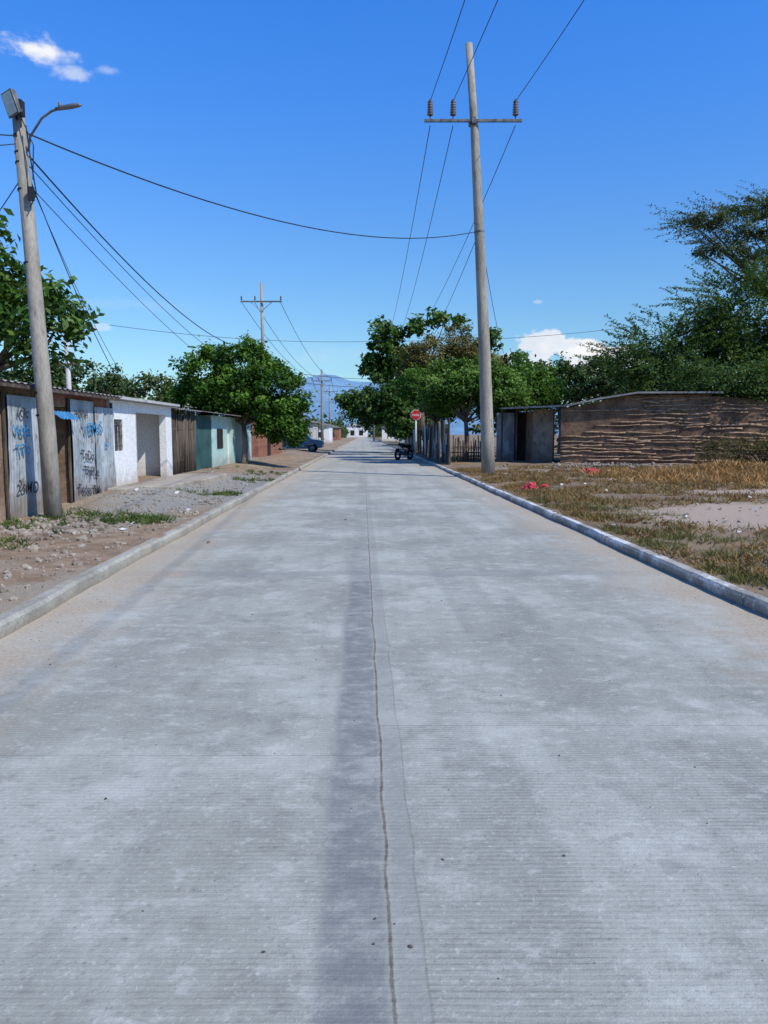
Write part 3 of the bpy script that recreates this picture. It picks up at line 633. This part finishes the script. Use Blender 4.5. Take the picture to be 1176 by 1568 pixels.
# ------------------------------------------------------------------ right: mud house
e=grp('mud_house',(10,32,.1))
A=(7.55,33.0); Bp=(13.2,31.3); Cc=(22,30.2)
def ztop(t): return 2.55+.50*sm(t/.5)
def zt2(t): return 2.98-.45*min(1,t*2.2)+.05*math.sin(t*9)
b=MB()
lp=lambda P,Q,t:(P[0]+(Q[0]-P[0])*t,P[1]+(Q[1]-P[1])*t)
for i in range(12):
    t0,t1=i/12,(i+1)/12; b.obox(lp(A,Bp,t0),lp(A,Bp,t1),.3,0,ztop(t0),ztop(t1)); b.obox(lp(Bp,Cc,t0),lp(Bp,Cc,t1),.3,0,zt2(t0),zt2(t1))
b.obox((8.6,37.5),(7.55,33.0),.3,0,2.6,2.6)
b.build('walls',M['mud'],e)
b=MB()
def sticks(P,Q,zt,z0,skipf,dz=.16):
    d=Vector((Q[0]-P[0],Q[1]-P[1],0)); Ln=d.length; d.normalize(); nn=Vector((d.y,-d.x,0)); z=z0
    while z<3.1:
        u=0
        while u<Ln:
            seg=random.uniform(.5,2.2)
            if random.random()>skipf((u+seg*.5)/Ln,z) and z<zt((u+seg*.5)/Ln)-.12:
                pts=[]; k=5; t0=Vector((P[0],P[1],0)); r0=random.uniform(.022,.048); tilt=random.uniform(-.07,.07)
                for i in range(k+1):
                    uu=min(u+seg*i/k,Ln); q=t0+d*uu+nn*(.022+.02*noise.noise(Vector((uu*2,z*5,1)))); q.z=z+tilt*i/k+.07*noise.noise(Vector((uu*1.5,z*9,3))); pts.append(q)
                b.tube(pts,[r0*random.uniform(.75,1.1) for _ in range(k+1)],6)
            u+=seg*random.uniform(.8,1.0)
        z+=dz*random.uniform(.7,1.25)
sticks(A,Bp,ztop,.2,lambda t,z:(.9 if (t<.40 and z>1.2) else .15)); sticks(Bp,Cc,lambda t:zt2(t),.3,lambda t,z:.35 if t<.3 else .6)
b.build('horizontal_sticks',M['stick'],e,smooth=True)
b=MB(); rp=[(5.3,35.1,2.64),(7.7,32.72,2.68),(9.0,32.25,2.96),(10.4,31.8,3.18),(13.5,30.92,3.14)]
for i in range(4):
    a_,c_=Vector(rp[i]),Vector(rp[i+1]); b.corr(a_,c_-a_,(1.1,4.8,.1),max(4,int((c_-a_).length*3)),.018,(0,0,1))
    dn=Vector((0,0,-.06)); a2,c2=a_+Vector((0,-.003,0)),c_+Vector((0,-.003,0)); b.quad(a2+dn,c2+dn,c2+Vector((0,0,.012)),a2+Vector((0,0,.012)))
b.build('tin_roof',M['tin_roof'],e)
e=grp('shed',(6.6,36,.1))
MB().obox((5.3,36.4),(6.1,36.2),.1,0,2.45).build('grey_panel',M['zinc_d'],e)
MB().obox((6.12,36.6),(6.72,36.5),.1,0,2.5).build('doorway',M['dark'],e)
MB().obox((6.72,34.9),(7.5,34.3),.15,0,2.55).build('plastered_wall',M['shade_wall'],e)
MB().obox((6.70,36.6),(6.72,34.95),.12,0,2.5).build('side_wall',M['adobe'],e)
b=MB(); b.tube([(6.15,35.9,.1),(6.15,35.9,2.6)],.05,7); b.tube([(5.4,35.4,.1),(5.4,35.4,2.6)],.05,7); b.build('posts',M['darkwood'],e)
stickfence('stick_fence',(3.25,36.6),(5.25,36.4),.1,1.35,M['darkwood'],.09,.03)
e=grp('corrugated_fence',(2.9,45,.1)); mats=[M['zinc_d'],M['darkwood'],M['zinc_d'],M['teal_d'],M['zinc'],M['shade_wall'],M['tin_roof'],M['zinc_d']]
y=34.5;i=0
while y<70:
    w=random.uniform(.8,1.4); h_=random.uniform(1.6,2.2); x=3.85-K*y+random.uniform(-.06,.06)
    MB().corr((x,y,.1),(-K*w+random.uniform(-.05,.05),w-.03,0),(random.uniform(-.12,.12),0,h_),8,.012,(1,0,0),4,.05).build('sheet_%d'%i,mats[i%8],e); y+=w; i+=1
b=MB()
for k in range(14): yy=34.5+k*2.5; b.tube([(3.78-K*yy,yy,0),(3.76-K*yy+random.uniform(-.05,.05),yy,random.uniform(2.0,2.6))],.05,6)
b.build('posts',M['darkwood'],e)
for t,y,z,mm in (('R',34.3,1.0,'white'),('ViVE',35.6,.6,'bluespray'),('S7',38,1.0,'bluespray'),('Yo',40.5,.7,'white')):
    c=bpy.data.curves.new('graffiti','FONT'); c.body=t; c.size=.7; c.extrude=.001; c.offset=.01; o=bpy.data.objects.new('graffiti',c); c.materials.append(M[mm]); link(o,e); o.location=(3.70-K*(y+1),y+1,z); o.rotation_euler=(R(90),0,R(-90+1.4))

# ------------------------------------------------------------------ vehicles, sign
def wheel(b,c,r_,w,ax='y',seg=22):
    rings=[(r_*.62,-w),(r_*.93,-w),(r_,-w*.6),(r_,w*.6),(r_*.93,w),(r_*.62,w)]
    n0=len(b.v)
    for rr,o in rings:
        for k in range(seg):
            t=2*math.pi*k/seg
            b.v.append((c[0]+rr*math.cos(t),c[1]+o,c[2]+rr*math.sin(t)))
    m=len(rings)
    for i in range(m):
        for k in range(seg):
            a=n0+i*seg+k; a2=n0+i*seg+(k+1)%seg; j=((i+1)%m-i)*seg; b.f.append((a,a2,a2+j,a+j))
def car(loc,rz):
    e=grp('parked_car',loc,rz)
    prof=[(-2.05,.35),(-2.1,.6),(-2.02,.86),(-1.6,.93),(-1.25,.96),(-.85,1.36),(-.2,1.43),(.45,1.38),(1.05,.97),(1.7,.88),(2.05,.72),(2.1,.45),(2.0,.3),(1.72,.28),(1.62,.55),(1.3,.64),(1.0,.55),(.9,.26),(-.9,.26),(-1.0,.55),(-1.3,.64),(-1.62,.55),(-1.7,.3)]
    b=MB(); k=len(prof)
    for yy,ins in ((-.8,0),(.8,0)):
        for x,z in prof: b.v.append((x,yy*(1 if z<1 else .84),z))
    b.f.append(tuple(range(k))); b.f.append(tuple(range(k,2*k))[::-1])
    for i in range(k): j=(i+1)%k; b.f.append((i,i+k,j+k,j))
    b.build('body',M['carblue'],e,world=False,bevel=.03)
    b=MB()
    for sg in (-1,1):
        y0=.808*sg; y1=.70*sg
        b.quad((-1.08,y0*.975,1.0),(-.22,y0*.975,1.0),(-.22,y1*.985,1.34),(-.78,y1*.985,1.31)); b.quad((-.12,y0*.975,1.0),(.88,y0*.975,1.0),(.42,y1*.985,1.31),(-.12,y1*.985,1.34))
    b.quad((1.02,-.66,1.02),(1.02,.66,1.02),(.53,.58,1.36),(.53,-.58,1.36)); b.quad((-1.22,-.66,1.02),(-1.22,.66,1.02),(-.9,.58,1.34),(-.9,-.58,1.34))
    b.build('windows',M['glass'],e,world=False)
    b=MB()
    for x in (-1.3,1.3):
        for y_ in (-.72,.72): wheel(b,(x,y_,.3),.3,.1)
    b.build('tyres',M['rubber'],e,world=False,smooth=True)
    b=MB()
    for x in (-1.3,1.3):
        for y_ in (-.8,.8): b.tube([(x,y_-.03,.3),(x,y_+.03,.3)],.18,14)
    b.build('hubcaps',M['metal_dark'],e,world=False)
    b=MB(); b.box(2.06,2.12,-.7,-.42,.56,.68); b.box(2.06,2.12,.42,.7,.56,.68); b.build('headlights',M['white2'],e,world=False)
car((-6.6,57.5,.13),R(180))
def moto(loc,rz):
    e=grp('motorcycle',loc,rz); b=MB()
    for x in (-.62,.65): wheel(b,(x,0,.3),.3,.045)
    b.build('tyres',M['rubber'],e,world=False,smooth=True)
    b=MB()
    for x in (-.62,.65):
        b.tube([(x,-.06,.3),(x,.06,.3)],.04,8)
        for k in range(8): t=k*math.pi/4; b.tube([(x,0,.3),(x+.2*math.cos(t),0,.3+.2*math.sin(t))],.006,4)
    b.tube([(.65,-.07,.3),(.48,-.07,.68),(.4,-.06,.92)],.018,6); b.tube([(.65,.07,.3),(.48,.07,.68),(.4,.06,.92)],.018,6)
    b.tube([(.30,-.36,1.02),(.38,-.2,1.0),(.4,0,.95),(.38,.2,1.0),(.30,.36,1.02)],.014,6)
    b.tube([(.1,.12,.25),(-.3,.14,.28),(-.75,.15,.38)],[.02,.03,.04],8); b.tube([(.36,.3,1.0),(.34,.36,1.2)],.006,4); b.tube([(.36,-.3,1.0),(.34,-.36,1.2)],.006,4)
    b.build('frame_chrome',M['chrome'],e,world=False,smooth=True)
    b=MB(); b.tube([(.42,0,.85),(.1,0,.62),(-.2,0,.5),(-.62,0,.3)],.028,6); b.tube([(.42,0,.7),(.15,0,.3),(-.25,0,.25)],.022,6); b.box(-.12,.2,-.13,.13,.24,.5)
    b.tube([(-.15,-.1,.3),(-.2,-.3,0.02)],.012,6); b.build('engine',M['metal_dark'],e,world=False)
    dk=simple('black_tank_paint',(.02,.02,.025),(.04,.04,.05),3,.3,0,20)
    b=MB(); b.tube([(.38,0,.80),(.28,0,.84),(.1,0,.82),(-.08,0,.74)],[.05,.13,.14,.07],10); b.tube([(.9,0,.52),(.78,0,.6),(.6,0,.63),(.4,0,.56)],[.02,.05,.055,.02],8); b.tube([(-.45,0,.66),(-.7,0,.7),(-.85,0,.68)],[.08,.08,.03],8); b.build('tank_and_fenders',dk,e,world=False,smooth=True)
    b=MB(); b.tube([(-.02,0,.76),(-.2,0,.77),(-.5,0,.8),(-.68,0,.82)],[.07,.11,.10,.05],10); b.tube([(.45,0,.88),(.54,0,.86)],[.09,.07],12); b.build('seat',M['rubber'],e,world=False,smooth=True)
    b=MB(); b.box(.31,.33,-.38,-.26,1.18,1.28); b.box(.31,.33,.26,.38,1.18,1.28); b.build('mirrors',M['rubber'],e,world=False)
moto((1.15,44,0),R(-125)); 
x,y,zs=2.1,51,2.72; e=grp('stop_sign',(x,y,.1)); MB().tube([(x,y,.05),(x,y,zs)],.045,8).build('post',M['white'],e,smooth=True)
def octa(rr,yy,name,mat):
    b=MB(); 
    for k in range(8): t=R(22.5+45*k); b.v.append((x+rr*math.cos(t),yy,zs+rr*math.sin(t)))
    for k in range(8): t=R(22.5+45*k); b.v.append((x+rr*math.cos(t),yy+.01,zs+rr*math.sin(t)))
    b.f.append(tuple(range(8))); b.f.append(tuple(range(8,16))[::-1])
    for k in range(8): b.f.append((k,k+8,(k+1)%8+8,(k+1)%8))
    b.build(name,mat,e)
octa(.36,y-.06,'border',M['white']); octa(.33,y-.064-.01,'plate',M['red'])
c=bpy.data.curves.new('lettering','FONT'); c.body='PARE'; c.size=.21; c.align_x='CENTER'; c.extrude=.001; o=bpy.data.objects.new('lettering',c); c.materials.append(M['white']); link(o,e); o.location=(x,y-.08,zs-.08); o.rotation_euler=(R(90),0,0)

def fhouse(name,x,y,w,d,h_,mat,roof):
    e=grp(name,(x,y,.1)); MB().box(x-w/2,x+w/2,y,y+d,0,h_).build('walls',mat,e)
    b=MB(); b.v=[(x-w/2-.3,y-.3,h_),(x+w/2+.3,y-.3,h_),(x+w/2+.3,y+d+.3,h_),(x-w/2-.3,y+d+.3,h_),(x,y-.3,h_+w*.16),(x,y+d+.3,h_+w*.16)]; b.f=[(0,1,4),(1,2,5,4),(2,3,5),(3,0,4,5)]; b.build('roof',roof,e)
    b=MB(); b.box(x-w*.32,x-w*.12,y-.03,y,1,h_*.65); b.box(x+w*.1,x+w*.3,y-.03,y,1,h_*.65); b.build('windows',M['dark'],e)
fhouse('white_building',-10.5,300,8,9,4.6,M['white'],M['white2'])
fhouse('small_house',-9.5,76,5,6,2.6,M['white2'],M['tin_roof']); fhouse('small_house',-11.4,118,6,8,2.8,M['white'],M['tin_roof']); fhouse('small_house',4.5,96,5,7,2.7,M['teal'],M['tin_roof']); fhouse('small_house',2.6,150,6,9,2.8,M['white'],M['tin_roof'])
fhouse('small_house',-13.5,180,6,9,3.0,M['brick'],M['tin_roof'])

# hills
b=MB(); nx,ny=90,14
for j in range(ny):
    for i in range(nx):
        x=-2600+i*5200/(nx-1); y=2700+j*150
        hgt=math.sin(math.pi*j/(ny-1))*(120+130*math.exp(-((x+300)/420)**2)+110*noise.fractal(Vector((x*.0016,y*.002,1)),1,2,5))
        b.v.append((x,y,max(hgt,-5)))
for j in range(ny-1):
    for i in range(nx-1): a=j*nx+i; b.f.append((a,a+1,a+1+nx,a+nx))
b.build('hills',simple('hazy_hillside',(.13,.25,.37),(.17,.30,.43),.004,1,.1,.02),smooth=True)  # distance haze is painted in as a bluish base colour

# ------------------------------------------------------------------ light & sky
ts=Vector((.76,-.58,0)).normalized(); EL=R(47); ts=Vector((ts.x*math.cos(EL),ts.y*math.cos(EL),math.sin(EL)))
sd=bpy.data.lights.new('sun','SUN'); sd.energy=4.6; sd.angle=R(.53); sd.color=(1,.94,.83); so=bpy.data.objects.new('sun',sd); link(so); so.rotation_euler=ts.to_track_quat('Z','Y').to_euler(); so.location=(20,-10,30)
w=bpy.data.worlds.new('World'); SC.world=w; w.use_nodes=True
n=N.__new__(N); n.nt=w.node_tree; n.nt.nodes.clear()
sky=n.new('ShaderNodeTexSky',sky_type='NISHITA'); sky.sun_disc=False; sky.sun_elevation=EL; sky.sun_rotation=math.atan2(ts.x,ts.y); sky.air_density=1.0; sky.dust_density=.3; sky.ozone_density=3.0
d=n.new('ShaderNodeTexCoord').outputs['Generated']; X,Y,Z=n.sep(d)
az=n.m('ARCTAN2',X,Y); el=n.m('ARCSINE',Z); ae=n.comb(az,el,0)
skc=n.mix(1.0,sky.outputs[0],n.mix(n.step(el,.02,.55),(.75,1.0,1.10),(.38,1.12,2.1)),'MULTIPLY')
nz=n.noise(n.scale(ae,(1,1.6,1)),34,7,.62); nz2=n.noise(n.scale(ae,(1,2.2,1)),14,5,.6)
tot=None
for a0,e0,hw,hh_,st,sharp,amp in ((-.405,.408,.050,.016,.95,1.1,2.6),(-.37,.393,.03,.010,.6,1.0,2.6),(-.33,.400,.02,.006,.3,.9,2.2),(.200,.112,.032,.020,1,.22,1.5),(.245,.105,.035,.016,1,.22,1.5),(.275,.090,.055,.020,1,.22,1.4),(.18,.090,.04,.014,.85,.3,1.4),(-.347,.127,.014,.006,.4,.6,1.5),(.193,.163,.008,.003,.3,.6,1.5),(-.30,.155,.09,.010,.12,1.2,2.4),(-.05,.10,.20,.02,.14,1.4,2.5)):
    dx=n.m('DIVIDE',n.m('SUBTRACT',az,a0),hw); dy=n.m('DIVIDE',n.m('SUBTRACT',el,e0),hh_)
    q=n.m('SUBTRACT',1.0,n.m('SQRT',n.m('ADD',n.m('MULTIPLY',dx,dx),n.m('MULTIPLY',dy,dy))))
    q=n.m('ADD',q,n.m('MULTIPLY',n.m('SUBTRACT',nz,.5),amp)); q=n.m('MULTIPLY',n.step(q,0,sharp),st)
    tot=q if tot is None else n.m('MAXIMUM',tot,q)
cc=n.mix(n.step(nz2,.4,.65),(6.2,6.8,7.6),(8.2,8.2,8.3))
col=n.mix(tot,skc,cc)
bg=n.new('ShaderNodeBackground'); n.put(bg.inputs[0],col); bg.inputs[1].default_value=.12
o=n.new('ShaderNodeOutputWorld'); n.nt.links.new(bg.outputs[0],o.inputs[0])
# ------------------------------------------------------------------ camera
cd=bpy.data.cameras.new('camera'); cd.sensor_fit='VERTICAL'; cd.sensor_height=24; cd.lens=24*1177/1568; cd.clip_end=9000; cd.clip_start=.05
co=bpy.data.objects.new('camera',cd); link(co); co.location=(0,0,1.45); co.rotation_euler=(R(90-5.77),0,0); SC.camera=co
SC.view_settings.view_transform='Standard'; SC.view_settings.look='None'; SC.view_settings.exposure=0; SC.view_settings.gamma=1
